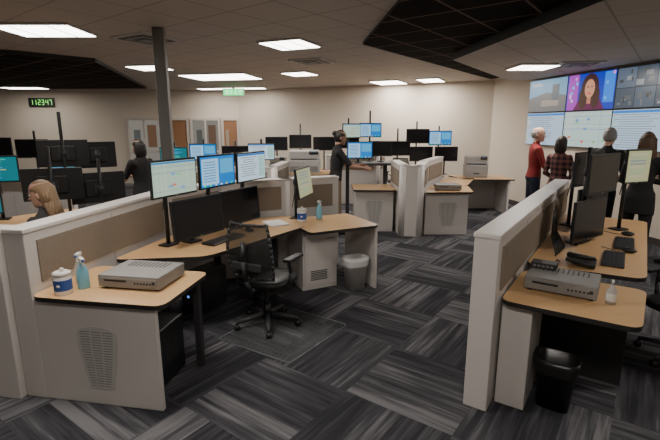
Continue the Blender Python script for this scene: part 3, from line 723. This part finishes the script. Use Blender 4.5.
    t=bmesh.new(); v=[t.verts.new(p) for p in ((-.008,.088,.012),(.008,.088,.012),(.017,.088,-.036),(-.017,.088,-.036),(0,.122,-.030))]
    t.faces.new((v[0],v[1],v[4]));t.faces.new((v[1],v[2],v[4]));t.faces.new((v[2],v[3],v[4]));t.faces.new((v[3],v[0],v[4]));t.faces.new((v[3],v[2],v[1],v[0]))
    bmesh.ops.recalc_face_normals(t,faces=t.faces[:]); b.merge(t,skin,True)
    b.sph((0,.112,-.03),.011,skin,10)
    for k in (-1,1):
        b.sph((k*.031,.083,.004),(.014,.010,.009),EYEW,10); b.sph((k*.031,.091,.004),(.006,.004,.006),EYED,8)
        b.box((k*.032,.092,.024),(.03,.008,.006),hair,rz=-k*14)
        b.sph((k*.077,-.006,-.008),(.010,.020,.032),skin,10)
    b.sph((0,.087,-.066),(.024,.009,.0085),LIP,10)
    t=bmesh.new(); bmesh.ops.create_uvsphere(t,u_segments=28,v_segments=18,radius=1)
    t.transform(Matrix.Translation((0,-.012,.012))@Matrix.Diagonal((.084,.108,.113,1)))
    low=-.055 if hstyle in('short','balding') else -.09
    def cut(c):
        if c.z<low: return True
        if hstyle=='balding': return c.z>.055 or c.y>.02
        return (c.y>.055 and c.z<.068) or (c.y>.0 and c.z<.03)
    bmesh.ops.delete(t,geom=[f for f in t.faces if cut(f.calc_center_median())],context='FACES')
    bmesh.ops.solidify(t,geom=t.faces[:],thickness=.006)
    b.merge(t,hair,True)
    if hstyle=='long':
        b.loft([(0,-.02,.09,.055,.07),(0,-.035,.04,.088,.088),(0,-.05,-.03,.092,.072),(0,-.062,-.10,.098,.058),(0,-.07,-.18,.108,.05),(0,-.075,-.26,.10,.042),(0,-.075,-.31,.07,.03),(0,-.075,-.33,.03,.015)],hair,seg=28)
        for k in range(9):
            a=-math.pi*(k+.5)/9; cx,cy=.088*math.cos(a),-.045+.055*math.sin(a)
            b.tube([(cx*.9,cy,.03),(cx,cy-.005,-.08),(cx*1.12,cy-.01,-.2),(cx*.98,cy-.012,-.32-.02*(k%2))],.016,hair,8)
    if hstyle=='mid':
        b.loft([(0,-.02,.09,.055,.07),(0,-.03,.04,.09,.09),(0,-.04,-.03,.094,.078),(0,-.05,-.10,.096,.06),(0,-.05,-.15,.08,.04),(0,-.05,-.17,.04,.02)],hair,seg=28)
    if hstyle=='bun':
        b.sph((0,-.115,.05),(.045,.04,.042),hair)
    o=b.done(parent=root); o.scale=(s,s,s)
    hp=T((0,.02,1.63)); o.location=hp*s; o.rotation_euler=(R(hpitch),0,R(hyaw))
    return root
BLKC=cloth('black_shirt',(.014,.013,.014)); RED=cloth('red_shirt',(.24,.022,.022)); PL=plaid_mat(); JEAN=cloth('dark_jeans',(.022,.028,.05)); KHA=cloth('khaki_cloth',(.24,.18,.12)); GRYC=cloth('grey_knit',(.05,.048,.05)); BLKP=cloth('black_trousers',(.013,.013,.015))
HB=hairm((.012,.009,.008)); HBR=hairm((.085,.042,.022)); HBL=hairm((.26,.165,.09)); HG=hairm((.26,.25,.24)); HD=hairm((.035,.022,.016))
typing={'L':((.22,.14,1.14),(.14,.38,1.12)),'R':((.22,.16,1.16),(.15,.42,1.15))}
reach={'L':((.24,.20,1.20),(.18,.44,1.19)),'R':((.24,.20,1.18),(.18,.45,1.17))}
folded={'L':((.26,.08,1.12),(-.02,.24,1.17)),'R':((.26,.08,1.12),(.0,.22,1.13))}
clasp={'L':((.25,.0,1.12),(.07,.19,.98)),'R':((.25,.0,1.12),(.07,.19,1.0))}
human('woman',.08,7.35,-78,1.74,reach,BLKC,KHA,SK2,HB,'bun',hpitch=-10,female=True,lean=6,stance=.05)
human('man',3.52,7.6,-100,1.78,folded,RED,JEAN,SK3,HG,'balding',hyaw=-30,sleeve='long',stance=.06)
human('woman',3.62,6.98,-55,1.65,clasp,PL,JEAN,SK1,HD,'mid',hyaw=8,female=True,sleeve='long',stance=.04)
human('man',3.90,6.25,-60,1.78,clasp,BLKC,BLKP,SK3,HG,'short',hyaw=20,sleeve='short',stance=-.05)
human('woman',3.92,5.52,-50,1.73,folded,BLKC,BLKP,SK1,HBR,'long',hyaw=20,female=True,sleeve='long',coat=True)
human('man',4.42,5.48,60,1.74,folded,BLKC,BLKP,SK2,HD,'short',sleeve='short')
human('woman',-2.50,3.80,84,1.70,{'L':((.22,.10,1.16),(.14,.34,1.16)),'R':((.22,.10,1.16),(.14,.34,1.16))},GRYC,BLKP,SK3,HBL,'long',hpitch=-10,hyaw=12,female=True,seated=True,sleeve='long')
office_chair(-2.50,3.80,84)
human('woman',-2.72,6.35,60,1.62,typing,BLKC,BLKP,SK1,HB,'mid',female=True,sleeve='short')

# ------------------------------------------------------------ camera / world
w=bpy.data.worlds.new('world'); bpy.context.scene.world=w; w.use_nodes=True
w.node_tree.nodes['Background'].inputs[0].default_value=(.5,.45,.4,1); w.node_tree.nodes['Background'].inputs[1].default_value=.02
cam=bpy.data.cameras.new('camera'); cam.lens=24; cam.sensor_width=36; cam.clip_start=.05
co=bpy.data.objects.new('camera',cam); COL.objects.link(co); co.location=(0,0,1.8); co.rotation_euler=(R(90-12.06),0,0)
bpy.context.scene.camera=co
